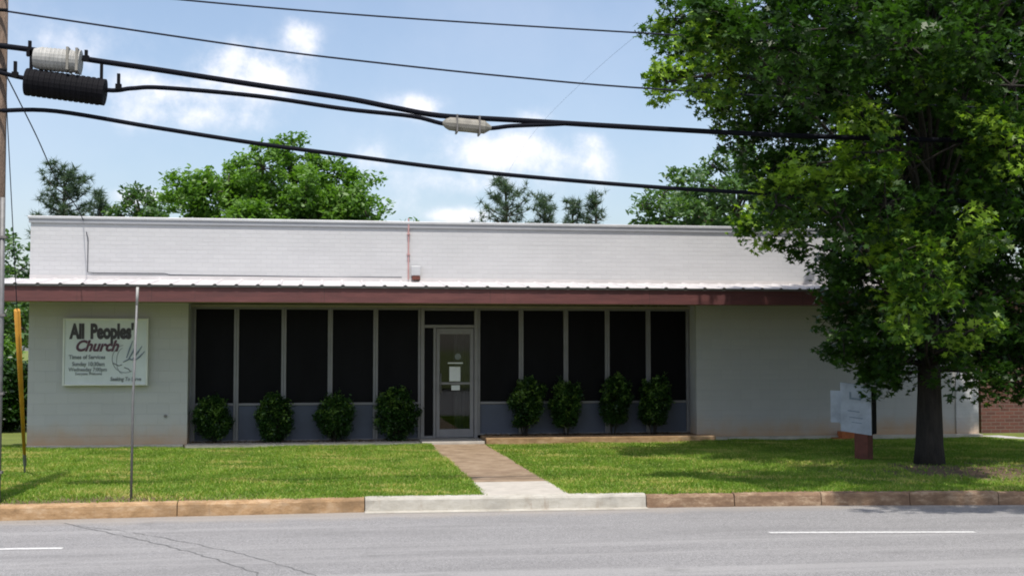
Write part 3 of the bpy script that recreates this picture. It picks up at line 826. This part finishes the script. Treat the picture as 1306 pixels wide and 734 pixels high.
# ------------------------------------------------------------------ big tree
BL = [(5.95,18.7,6.82,.70),(7.09,19.5,6.86,1.1),(5.59,18.7,6.11,.52),(5.56,19.0,7.07,.5),(6.14,19.1,5.77,.57),(7.14,19.3,5.64,.83),(7.35,19.0,4.76,.76),(8.42,19.9,6.6,1.33),(7.41,17.5,6.39,.93),(6.57,18.7,3.83,.4),(7.02,18.5,3.63,.32),(7.48,18.7,3.53,.27),(7.89,19.2,4.22,.77),(8.94,19.7,4.56,1.06),(8.47,19.0,3.31,.7),(8.54,19.2,2.42,.62),(8.5,18.9,1.78,.48),(8.62,18.6,1.43,.32),(9.1,19.1,2.04,.58),(10.14,19.9,2.72,.87),(9.21,17.8,3.47,.96),(9.77,18.7,4.96,1.33),(9.92,19.2,6.63,1.56),(8.84,17.1,6.23,1.04),(10.83,18.7,6.81,1.4),(11.32,19.1,5.33,1.18),(10.3,17.5,5.03,.84),(11.3,19.0,3.73,1.04),(10.98,19.1,2.43,.85),(10.44,18.9,1.84,.49),(11.07,18.7,1.63,.49),(12.23,19.2,2.04,1.06),(12.11,18.7,4.37,1.55),(12.49,19.0,6.4,1.7),(9.7,18.7,8.58,2.03),(8.06,19.0,8.34,1.52),(11.24,18.5,8.72,1.77),(6.74,18.7,7.8,.99),(9.73,18.7,10.55,1.77),(7.46,16.1,4.68,.45),(7.42,16.2,5.08,.33),(7.91,16.2,3.11,.39),(8.43,16.3,2.84,.46),(8.23,16.5,2.46,.4),(9.38,16.5,3.48,.4),(9.06,16.5,5.52,.5),(9.51,17.1,2.14,.47),(10.06,21.3,6.09,1.43),(11.69,21.5,4.7,1.61),(12.0,21.3,6.47,1.2),(9.83,20.9,3.46,.98),(11.6,21.1,3.2,1.15),(8.02,20.7,6.35,.96),(11.69,20.5,1.91,.7),(12.3,19.6,1.75,.7),(11.6,19.2,1.75,.55),(8.55,18.9,1.35,.30),(8.95,19.1,1.35,.33),(13.0,19.8,1.9,.7),(12.6,19.0,2.9,.8),
      (7.2,11.7,8.3,.8),(8.4,11.5,8.2,.85),(9.8,11.5,8.3,.9),(11.2,11.4,8.4,.9),(12.6,11.5,8.6,1.0),(9.2,14.8,9.8,.9),(11.6,14.8,9.8,1.1),(6.0,12.6,8.4,.55),(14.0,12.5,8.6,1.2),(9.0,17.2,9.4,1.4),(11.2,17.2,9.4,1.5),(7.5,17.4,9.0,1.1),(13.0,17.0,9.0,1.4)]  # high boughs out of view, added to throw shade on kerb and lawn
NB = len(BL)
BL += [(4.63,15.2,5.78,.4),(5.09,15.0,6.0,.59),(5.2,15.2,5.39,.45),(5.74,14.8,5.67,.69),(6.49,14.6,5.85,.68),(7.48,14.9,5.76,.6),(8.25,14.7,5.94,.7),(8.96,15.0,5.32,.51),(6.38,15.1,5.15,.45),(8.34,15.1,5.11,.41),(7.73,15.2,5.21,.31),(5.77,15.2,3.7,.34),(6.35,15.3,4.0,.35),(6.62,15.2,3.58,.46),(7.22,15.1,3.72,.46),(7.98,15.3,3.67,.41),(8.55,15.2,4.03,.37),(8.99,15.2,3.73,.42),(9.06,15.2,4.57,.42),(7.17,15.2,4.21,.22),(6.96,15.2,4.88,.35),(7.01,15.2,4.41,.31),(9.14,17.6,1.79,.45),(8.68,17.7,1.61,.36),(9.69,17.8,1.54,.41),(10.51,18.2,1.41,.42),(11.02,18.4,1.28,.45),(8.14,18.6,2.03,.42),(8.04,18.5,2.9,.45),(8.48,17.4,2.14,.47),(8.78,15.4,4.75,.42),(7.86,16.2,3.43,.44),(5.17,18.2,5.93,.29),(5.07,18.3,6.07,.24)]
NF = len(BL)
BL += [(6.95,15,4.69,0.36),(6.92,15,4.23,0.34),(7.38,15.1,3.07,0.39),(7.75,15,2.76,0.45),(7.58,15.2,2.36,0.39),(8.53,15,3.34,0.39),(8.68,15.6,2.11,0.4),(8.89,15,4.48,0.45),(8.39,14.9,4.81,0.37),(5.88,15.2,4.03,0.36)]
make_tree('shade_tree', (9.61,18.68,0), (9.9,18.9,10.8), .205, BL, .074, 50, STAR, M['leaf_main'], M['bark'],
          'large dark leafy shade tree standing on the lawn near the kerb', 'tree', clump=.27, per_clump=46, seed=3,
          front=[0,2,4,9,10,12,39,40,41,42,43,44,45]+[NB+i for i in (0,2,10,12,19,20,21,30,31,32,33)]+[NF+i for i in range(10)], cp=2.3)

# ------------------------------------------------------------------ trees behind the building
def hardwood(name, x0, x1, y, ztop, zbot, lab, seed, mat='leaf_bright', n=26, size=.13, dens=9, tint=0., clump=.42, prof=None, per=40):
    g = np.random.default_rng(seed); cx = (x0+x1)/2; hw = (x1-x0)/2
    bl = []
    for i in range(n):
        a = g.uniform(-1, 1); hmax = prof(a) if prof else math.sqrt(max(0, 1-a*a*.85))
        r = g.uniform(.14, .24)*hw
        z = zbot+(ztop-zbot)*hmax*g.uniform(.15, 1.)-r
        bl.append((cx+a*(hw-r), y+g.uniform(-.6, .6)*hw, max(z, zbot*.7), r))
    k = 9
    for i in range(k):
        a = -1+2*i/(k-1); hmax = prof(a) if prof else math.sqrt(max(0, 1-a*a*.85)); r = g.uniform(.13, .2)*hw
        bl.append((cx+a*(hw-r), y+g.uniform(-.25, .25)*hw, zbot+(ztop-zbot)*hmax-r, r))
    make_tree(name, (cx, y, -.05), (cx+.2, y, ztop*.86), .05*hw+.1, bl, size, dens, OVAL, M[mat], M['bark_far'], lab, 'tree',
              clump=clump, per_clump=per, seed=seed, tint_bias=tint, cp=2.4)
pf = lambda a: float(np.interp(a, [-1,-.84,-.6,-.4,-.1,0,.2,.43,.65,.8,1], [.74,.84,.80,.87,.90,1,.88,.87,.82,.66,.52]))
hardwood('broadleaf_tree', -5.2, 2.75, 41, 8.95, 3.4, 'wide bright green tree rising behind the left half of the roof', 21, tint=.2, n=80, size=.085, dens=24, clump=.36, per=64, prof=pf)
hardwood('broadleaf_tree', 9.0, 16.2, 37, 8.35, 3.0, 'green tree behind the roof beside the big shade tree', 22, 'leaf_mid', tint=.15, n=60, size=.085, dens=24, clump=.36, per=56, prof=lambda a: 1-.33*max(0,-a)**1.2)
hardwood('broadleaf_tree', -8.5, -5.0, 46, 7.75, 2.2, 'small low grey-green tree between the left pine and the bright tree', 23, 'leaf_mid', n=60, size=.085, dens=60, clump=.3)

def pine(x, y, zt, w_, zlow, lab, seed, grp, dens=1.):
    g = np.random.default_rng(seed)
    t = empty('pine_tree', (x, y, -.05), lab, 'tree', grp)
    MB().tube([(x,y,-.1),(x+.05,y,zt*.5),(x,y,zt)], [.2,.14,.02], 8).build('trunk', M['bark_far'], t)
    lb_ = MB(); C = []; z = zlow
    while z < zt-.1:
        k = (zt-z)/(zt-zlow); L = w_*(.22+.78*k**.42)
        for j in range(4):
            a = g.random()*6.283; l = L*g.uniform(.45, 1.12); up_ = g.uniform(.25, .75)
            e = Vector((x+l*math.cos(a), y+l*math.sin(a), min(z+l*up_, zt+.1)))
            lb_.tube([(x,y,z),((x+e.x)/2,(y+e.y)/2,z+(e.z-z)*.35),tuple(e)], [.035,.022,.008], 5, cap=False)
            for f_ in (.55, .75, .9, 1.0):
                zz = z+(e.z-z)*(f_**1.5)
                C.append((x+l*f_*math.cos(a)+g.normal()*.07, y+l*f_*math.sin(a)+g.normal()*.07, zz+g.normal()*.05))
        z += .24
    C.append((x,y,zt))
    lb_.build('limbs', M['bark_far'], t)
    C = np.array(C); per = int(26*dens); idx = np.repeat(np.arange(len(C)), per)
    d_ = g.normal(size=(len(idx),3)); d_[:,2] = d_[:,2]*.8+.45; d_ /= np.linalg.norm(d_,axis=1)[:,None]
    sd_ = np.cross(d_, g.normal(size=(len(idx),3))); sd_ /= np.linalg.norm(sd_,axis=1)[:,None]
    L = .30*(.6+.7*g.random(len(idx)))
    V = np.empty((len(idx),3,3)); P = C[idx]
    V[:,0] = P-sd_*.016; V[:,1] = P+sd_*.016; V[:,2] = P+d_*L[:,None]
    tint = np.clip(.4+.3*(g.random(len(C))[idx]-.3)+g.normal(size=len(idx))*.12, 0, .8)
    np_mesh('crown', V.reshape(-1,3), 3, tint, M['needle'], t)
PG = 'pines behind the white building'
pine(-9.65, 48, 8.6, 1.35, 4.5, 'dark pine crown rising at the left end of the roof', 31, PG, 1.3)
pine(7.35, 50, 8.75, 1.35, 5.8, 'tallest pine top above the middle of the roof', 32, PG, .9)
pine(9.05, 50.5, 8.15, .8, 5.5, 'slim pine top just right of the tallest middle pine', 33, PG, .7)
pine(10.35, 51, 8.05, .55, 5.5, 'thin pine top, left one of a pair near the right tree', 34, PG, .6)
pine(11.35, 51, 8.4, .65, 4.8, 'thin pine top, right one of a pair near the right tree', 35, PG, .6)
pine(-8.25, 47.5, 7.7, .45, 4.8, 'tiny pine tip beside the left pine crown', 36, PG, .6)
# left of the building, behind the pole
hardwood('broadleaf_tree', -11.6, -7.25, 35, 5.25, 1.8, 'dark green tree beyond the left corner of the building', 24, 'leaf_mid', n=44, size=.085, dens=30, tint=-.05)
hardwood('broadleaf_tree', -15., -9.6, 42, 7.2, 2.2, 'tall tree far left behind the utility pole', 25, 'leaf_mid', n=24, size=.14, dens=9)
hardwood('broadleaf_tree', 17, 25, 40, 9.2, 3, 'tall green tree far right behind the brick building', 26, 'leaf_mid', n=26, size=.16, dens=8)
def bush(x0, x1, y, zt, lab, seed, mat, tint, nm='bush'):
    g = np.random.default_rng(seed); cx = (x0+x1)/2; hw = (x1-x0)/2
    t = empty(nm, (cx, y, 0), lab, 'bush')
    mb = MB(); 
    for k in range(6):
        a = g.random()*6.28; mb.tube([(cx,y,-.05),(cx+.5*hw*math.cos(a),y+.3*math.sin(a),zt*.5),(cx+.8*hw*math.cos(a),y+.4*math.sin(a),zt*.85)], [.04,.03,.01], 6)
    mb.build('stems', M['bark'], t)
    q = ball(420, g, 3.); C = np.stack([cx+q[:,0]*hw, y+q[:,1]*hw*.7, zt*.5+q[:,2]*zt*.5], 1)
    C[:,2] += .12*zt*vnoise(C, 2.2, seed)*(C[:,2]/zt)
    C[:,2] = np.maximum(C[:,2], .06)
    idx = np.repeat(np.arange(len(C)), 40); P = C[idx]+g.normal(size=(len(idx),3))*.10
    P[:,2] = np.maximum(P[:,2], .02)
    ti = np.clip(.4+tint+.3*(g.random(len(C))[idx]-.5)+g.normal(size=len(idx))*.1, 0, 1)
    np_mesh('foliage', leaves(P, .055, OVAL, .4, rg=g), 6, ti, M[mat], t)
bush(-8.5, -6.9, 30.5, 2.1, 'bright green bush left of the building, behind the yellow guard', 51, 'leaf_bright', .15)
bush(-8.3, -6.2, 29.3, 1.55, 'dark low bush left of the building, in front of the bright bush', 52, 'leaf_shrub', -.1)
bush(-10.6, -8.6, 29.8, 1.7, 'dark bush far left beyond the utility pole', 53, 'leaf_shrub', 0)
# low woodland that closes the view far off
def wood():
    g = np.random.default_rng(77); C = []
    for i in range(1500):
        a = g.uniform(-1.15, 1.15); r = g.uniform(75, 110)
        C.append((math.sin(a)*r, math.cos(a)*r, g.uniform(.3, 1)**.7*5.4*(.75+.25*math.sin(a*23)+.1*math.sin(a*57))))
    C = np.array(C); idx = np.repeat(np.arange(len(C)), 40)
    P = C[idx]+ball(len(idx), g, 2.5)*np.array([1.7,1.7,1.2])
    P[:,2] = np.maximum(P[:,2], .1)
    ti = np.clip(.4+.3*(g.random(len(C))[idx]-.5)+g.normal(size=len(idx))*.1, 0, .8)
    o = np_mesh('woodland', leaves(P, .36, OVAL, .4, rg=g), 6, ti, M['leaf_mid'], None)
    tag(o, 'far-off low green woodland seen past the ends of the building', 'woodland', None, 'stuff')
wood()

# ------------------------------------------------------------------ brick building at the right
bb = empty('brick_building', (19, 26, 0), 'red-brown brick building behind the shade tree at the right edge', 'building')
MB().box(14.3, 30, 25.4, 34, -.25, 3.3).build('wall', M['red_brick'], bb)
MB().box(14.1, 30.2, 25.1, 34.2, 3.302, 3.5).build('roof', M['roof_felt'], bb)
MB().box(16.9, 18.4, 25.36, 25.398, 1.0, 2.3).build('window', M['screen'], bb)

# ------------------------------------------------------------------ small things on the lawn
# standing sign box on its stub post by the tree
ss = empty('yard_sign', (8.86, 19.5, 0), 'pale sign box with dark side on a red-brown post left of the tree', 'sign')
rot = Matrix.Rotation(R(-46), 3, 'Z')
def rbox(x0,x1,y0,y1,z0,z1, tilt=0.):
    mb = MB().box(x0,x1,y0,y1,z0,z1); out = []
    for v_ in mb.v:
        q = rot @ Vector((v_[0], v_[1], 0)); out.append((8.86+q.x, 19.5+q.y, v_[2]+tilt*v_[0]))
    mb.v = out; return mb
def rmulti(lst):
    mb = MB()
    for a in lst: k = rbox(*a); mb.add(k.v, k.f)
    return mb
rmulti([(-.10,.13,-.12,.12,-.05,.50)]).build('post', M['wood_post'], ss, bevel=.01)
rmulti([(-.31,.19,-.10,.14,.46,1.245,-.10)]).build('side_cover', M['black_plastic'], ss, bevel=.008)
M['sign_shaded'] = plain('shaded_sign_face', (.36, .39, .45), .6, 0, .2, 5)  # white face greyed towards blue: tree shade put into its colour
fb = rmulti([(-.33,.20,-.125,-.102,.45,1.26,-.10)]).build('sign_face', M['sign_shaded'], ss, bevel=.004)
for mk in ([(-.17,.03,-.131,-.1255,1.00,1.03,-.10),(-.17,-.14,-.131,-.1255,1.03,1.12,-.10),(.0,.03,-.131,-.1255,1.03,1.10,-.10),(-.20,.0,-.131,-.1255,.80,.815,-.10),(-.18,.06,-.131,-.1255,.70,.712,-.10),(-.14,.04,-.131,-.1255,.62,.632,-.10)]): rmulti([mk]).build('faded_mark', M['ink_blue'], fb)
rmulti([(-.53,-.35,-.06,-.04,.62,1.15,.0),(-.38,-.30,-.05,-.03,.60,.62,.0)]).build('side_flap', M['sign_shaded'], ss)
# thin leaning steel stake by the kerb
sk = empty('steel_stake', (-2.32, 15.85, 0), 'thin grey metal stake standing in the lawn in front of the church board', 'stake')
MB().tube([(-2.33,15.85,-.2),(-2.325,15.85,1.2),(-2.29,15.85,2.58)], [.016,.015,.014], 8).build('rod', M['zinc'], sk, smooth=True)
MB().tube([(-2.294,15.85,2.40),(-2.289,15.85,2.62)], [.017,.017], 8).build('collar', M['case_white'], sk, smooth=True)
# loose fired-clay block at the wall foot
br_ = empty('clay_block', (10.55, 23.95, 0), 'small orange clay block lying at the foot of the white wall', 'block')
MB().box(10.38,10.74,23.85,24.07,.0,.17).build('block', M['terracotta'], br_, bevel=.015)
MB().box(10.22,10.42,23.80,24.05,.0,.05).build('chip', M['terracotta'], br_, bevel=.01)

# ------------------------------------------------------------------ utility poles, wires
YPOLE = 15.9; PXC = -4.03
up = empty('utility_pole', (PXC, YPOLE, 0), 'brown wooden utility pole at the left edge with a grey conduit', 'utility pole')
MB().tube([(PXC,YPOLE,-.3),(PXC,YPOLE,3),(PXC-.0,YPOLE,7.8)], [.155,.145,.125], 18).build('post', M['pole_wood'], up, smooth=True)
MB().tube([(PXC+.15,YPOLE-.10,-.1),(PXC+.15,YPOLE-.10,2.0),(PXC+.14,YPOLE-.10,3.7)], .032, 10).build('conduit', M['zinc'], up, smooth=True)
for z in (.35, 1.3, 2.25, 3.2): MB().box(PXC+.10, PXC+.20, YPOLE-.14, YPOLE-.06, z, z+.03).build('strap', M['alu_dark'], up)
for z in (4.76, 5.26, 5.57, 6.0, 6.38): MB().tube([(PXC-.14,YPOLE-.16,z),(PXC+.17,YPOLE-.16,z)], .022, 8).tube([(PXC,YPOLE-.18,z-.08),(PXC,YPOLE-.18,z+.08)], .03, 8).build('cable_bracket', M['black_plastic'], up)
MB().box(PXC-.9, PXC+.9, YPOLE-.2, YPOLE-.13, 7.0, 7.12).build('crossarm', M['pole_wood'], up)
up2 = empty('utility_pole', (34, YPOLE, 0), 'next wooden utility pole down the street, beyond the right edge', 'utility pole')
MB().tube([(34,YPOLE,-.3),(34,YPOLE,7.8)], [.155,.125], 14).build('post', M['pole_wood'], up2, smooth=True)

def smooth_path(pts, n=10):
    P = [Vector(p) for p in pts]; out = []
    for i in range(len(P)-1):
        p0 = P[max(i-1,0)]; p1 = P[i]; p2 = P[i+1]; p3 = P[min(i+2,len(P)-1)]
        for k in range(n):
            t = k/n
            out.append(.5*((2*p1)+(-p0+p2)*t+(2*p0-5*p1+4*p2-p3)*t*t+(-p0+3*p1-3*p2+p3)*t*t*t))
    out.append(P[-1]); return out
def wire(xz, r, lab, mat='cable', y=YPOLE-.16, cat='overhead cable', name='overhead_cable', left=None, tail=True, ball_=0):
    pts = [(x, y, z) for x, z in xz]
    if left: pts = left + pts
    if tail:
        x, z = xz[-1]
        for k in (.25,.5,.75,1): pts.append((x+(34-x)*k, y, z+1.0*k*k))
    o = MB().tube(smooth_path(pts, 6), r, 7).build(name, M[mat], None, org=(xz[0][0], y, xz[0][1]), smooth=True)
    return tag(o, lab, cat)
wire([(-3.9,6.38),(-2.16,6.24),(.64,6.11),(4.52,6.02),(9.51,5.94)], .0115, 'thin highest overhead wire crossing the top of the picture', 'wire', cat='wire', name='overhead_wire')
wire([(-3.9,5.99),(-2.44,5.82),(-.84,5.64),(.25,5.54),(2.29,5.39),(4.51,5.28),(9.49,5.17)], .0125, 'thin overhead wire, second from the top, above the splice cases', 'wire', cat='wire', name='overhead_wire')
wire([(-4.2,5.58),(-3.56,5.52),(-2.94,5.43),(-2.1,5.33),(-.84,5.17),(.25,5.04),(.85,4.94),(1.46,4.85),(2.39,4.82),(3.97,4.77),(5.82,4.72),(7.0,4.71),(8.72,4.71)], .036, 'thick black overhead cable that carries the white splice case')
wire([(-4.2,5.3),(-3.62,5.16),(-2.7,5.05),(-2.38,5.08),(-2.0,5.10),(-.84,5.03),(.25,4.90),(1.1,4.83),(1.53,4.74),(2.05,4.70),(2.39,4.74),(2.91,4.775),(3.1,4.79)], .029, 'black overhead cable through the black ribbed case, joining the thick cable midway', y=YPOLE-.165, tail=False)
wire([(-3.9,4.76),(-3.27,4.77),(-2.09,4.60),(-.83,4.43),(.25,4.31),(1.87,4.14),(3.97,4.0),(5.7,3.93),(8.18,3.87)], .028, 'lowest black overhead cable, sagging alone in front of the roof line')
# splice cases
def axis_shape(name, p0, p1, prof, mat, parent, n=20):
    p0, p1 = Vector(p0), Vector(p1)
    return MB().tube([p0.lerp(p1, t) for t, r in prof], [r for t, r in prof], n).build(name, mat, parent, smooth=False)
yc_ = YPOLE-.2
cw = empty('splice_case', (-3.25, yc_, 5.39), 'weathered white cable splice case hanging at upper left above the black one', 'splice case')
pr_ = [(0,.05),(.02,.12),(.12,.135)]
for i in range(8):
    t = .14+i*.085; pr_ += [(t,.137),(t+.03,.144),(t+.06,.144),(t+.08,.137)]
pr_ += [(.86,.13),(.88,.15),(.98,.15),(1,.06)]
axis_shape('casing', (-3.54,yc_,5.41), (-2.97,yc_,5.375), pr_, M['case_white'], cw)
MB().box(-3.02,-2.99,yc_-.16,yc_+.1,5.24,5.52).box(-3.13,-3.10,yc_-.155,yc_+.1,5.25,5.53).build('band', M['case_grey'], cw)
cb = empty('splice_case', (-3.15, yc_, 5.05), 'long black ribbed cable case below the white splice case', 'splice case')
pr_ = [(0,.04),(.01,.165)]
for i in range(14):
    t = .03+i*.066; pr_ += [(t,.170),(t+.03,.170),(t+.036,.163),(t+.062,.163)]
pr_ += [(.97,.165),(.99,.165),(1,.04)]
axis_shape('casing', (-3.63,yc_,5.115), (-2.68,yc_,5.01), pr_, M['black_plastic'], cb)
MB().box(-3.58,-3.55,yc_-.03,yc_+.03,5.2,5.5).build('hanger', M['black_plastic'], cb)
MB().box(-2.75,-2.72,yc_-.03,yc_+.03,5.1,5.36).build('hanger', M['black_plastic'], cb)
c3 = empty('splice_case', (1.8, yc_, 4.7), 'small grey-brown splice case hanging from the cables in mid span', 'splice case')
axis_shape('casing', (1.49,yc_,4.745), (2.12,yc_,4.70), [(0,.025),(.06,.06),(.14,.085),(.3,.09),(.5,.088),(.7,.09),(.86,.085),(.94,.05),(1,.025)], M['case_grey'], c3, 12)
MB().box(1.66,1.68,yc_-.10,yc_+.1,4.62,4.85).build('hanger', M['alu_dark'], c3)
MB().box(1.95,1.97,yc_-.10,yc_+.1,4.60,4.84).build('hanger', M['alu_dark'], c3)
def clamp(x, z0, z1, lab):
    t = empty('cable_clamp', (x, yc_, z0), lab, 'clamp', 'clamps on the overhead cables')
    MB().box(x-.018,x+.018,yc_-.02,yc_+.02,z0,z1).build('upright', M['black_plastic'], t)
    MB().box(x-.035,x+.035,yc_-.03,yc_+.03,z0-.02,z0+.05).build('jaw', M['black_plastic'], t)
clamp(-3.585,5.45,5.62,'small black clamp on the thick cable just left of the white splice case')
clamp(-3.75,5.18,5.36,'small black clamp on the lower cable left of the black ribbed case')
clamp(-2.53,5.07,5.25,'small black clamp on the lower cable right of the black ribbed case')
clamp(-2.92,5.41,5.53,'small black clamp on the thick cable just right of the white splice case')
# service drop to the parapet
o = MB().tube(smooth_path([(-3.95,YPOLE-.1,5.35),(-4.0,17.9,4.86),(-4.15,20.,4.52),(-4.3,22.2,4.38),(-4.5,YW-.06,4.28),(-4.42,YW-.045,3.98)], 8), .009, 6).build('service_wire', M['wire'], None, org=(-3.95,YPOLE,5.3), smooth=True)
tag(o, 'thin service wire dropping from the utility pole to the left of the parapet', 'wire')
# faint wire going away over the roof
o = MB().tube(smooth_path([(4.9,15.0,6.6),(4.95,22,7.0),(4.9,30,6.9),(5.2,40,6.1)], 10), .0018, 5).build('service_wire', M['wire'], None, org=(3.6,20,6.7), smooth=True)
tag(o, 'hair-thin wire running up over the roof into the sky, right of centre', 'wire')
# guy wire and its yellow guard
A0 = Vector((-3.95, YPOLE+.05, 5.56)); A1 = Vector((-4.41, 19.55, -.05))
gw = empty('guy_wire', tuple(A1), 'guy wire from the pole to the lawn with a yellow plastic guard at its foot', 'guy wire')
MB().tube([A1.lerp(A0, k) for k in (.06, .5, 1)], .006, 6).build('strand', M['wire'], gw)
MB().tube([A1.lerp(A0, .05), A1.lerp(A0, .25), A1.lerp(A0, .435)], [.022,.034,.042], 10).build('guard', M['yellow'], gw, smooth=True)
MB().tube([A1-Vector((0,.02,.1)), A1.lerp(A0, .062)], .014, 8).tube([A1.lerp(A0,.03), A1.lerp(A0,.06)], .026, 8).build('anchor_rod', M['zinc'], gw)
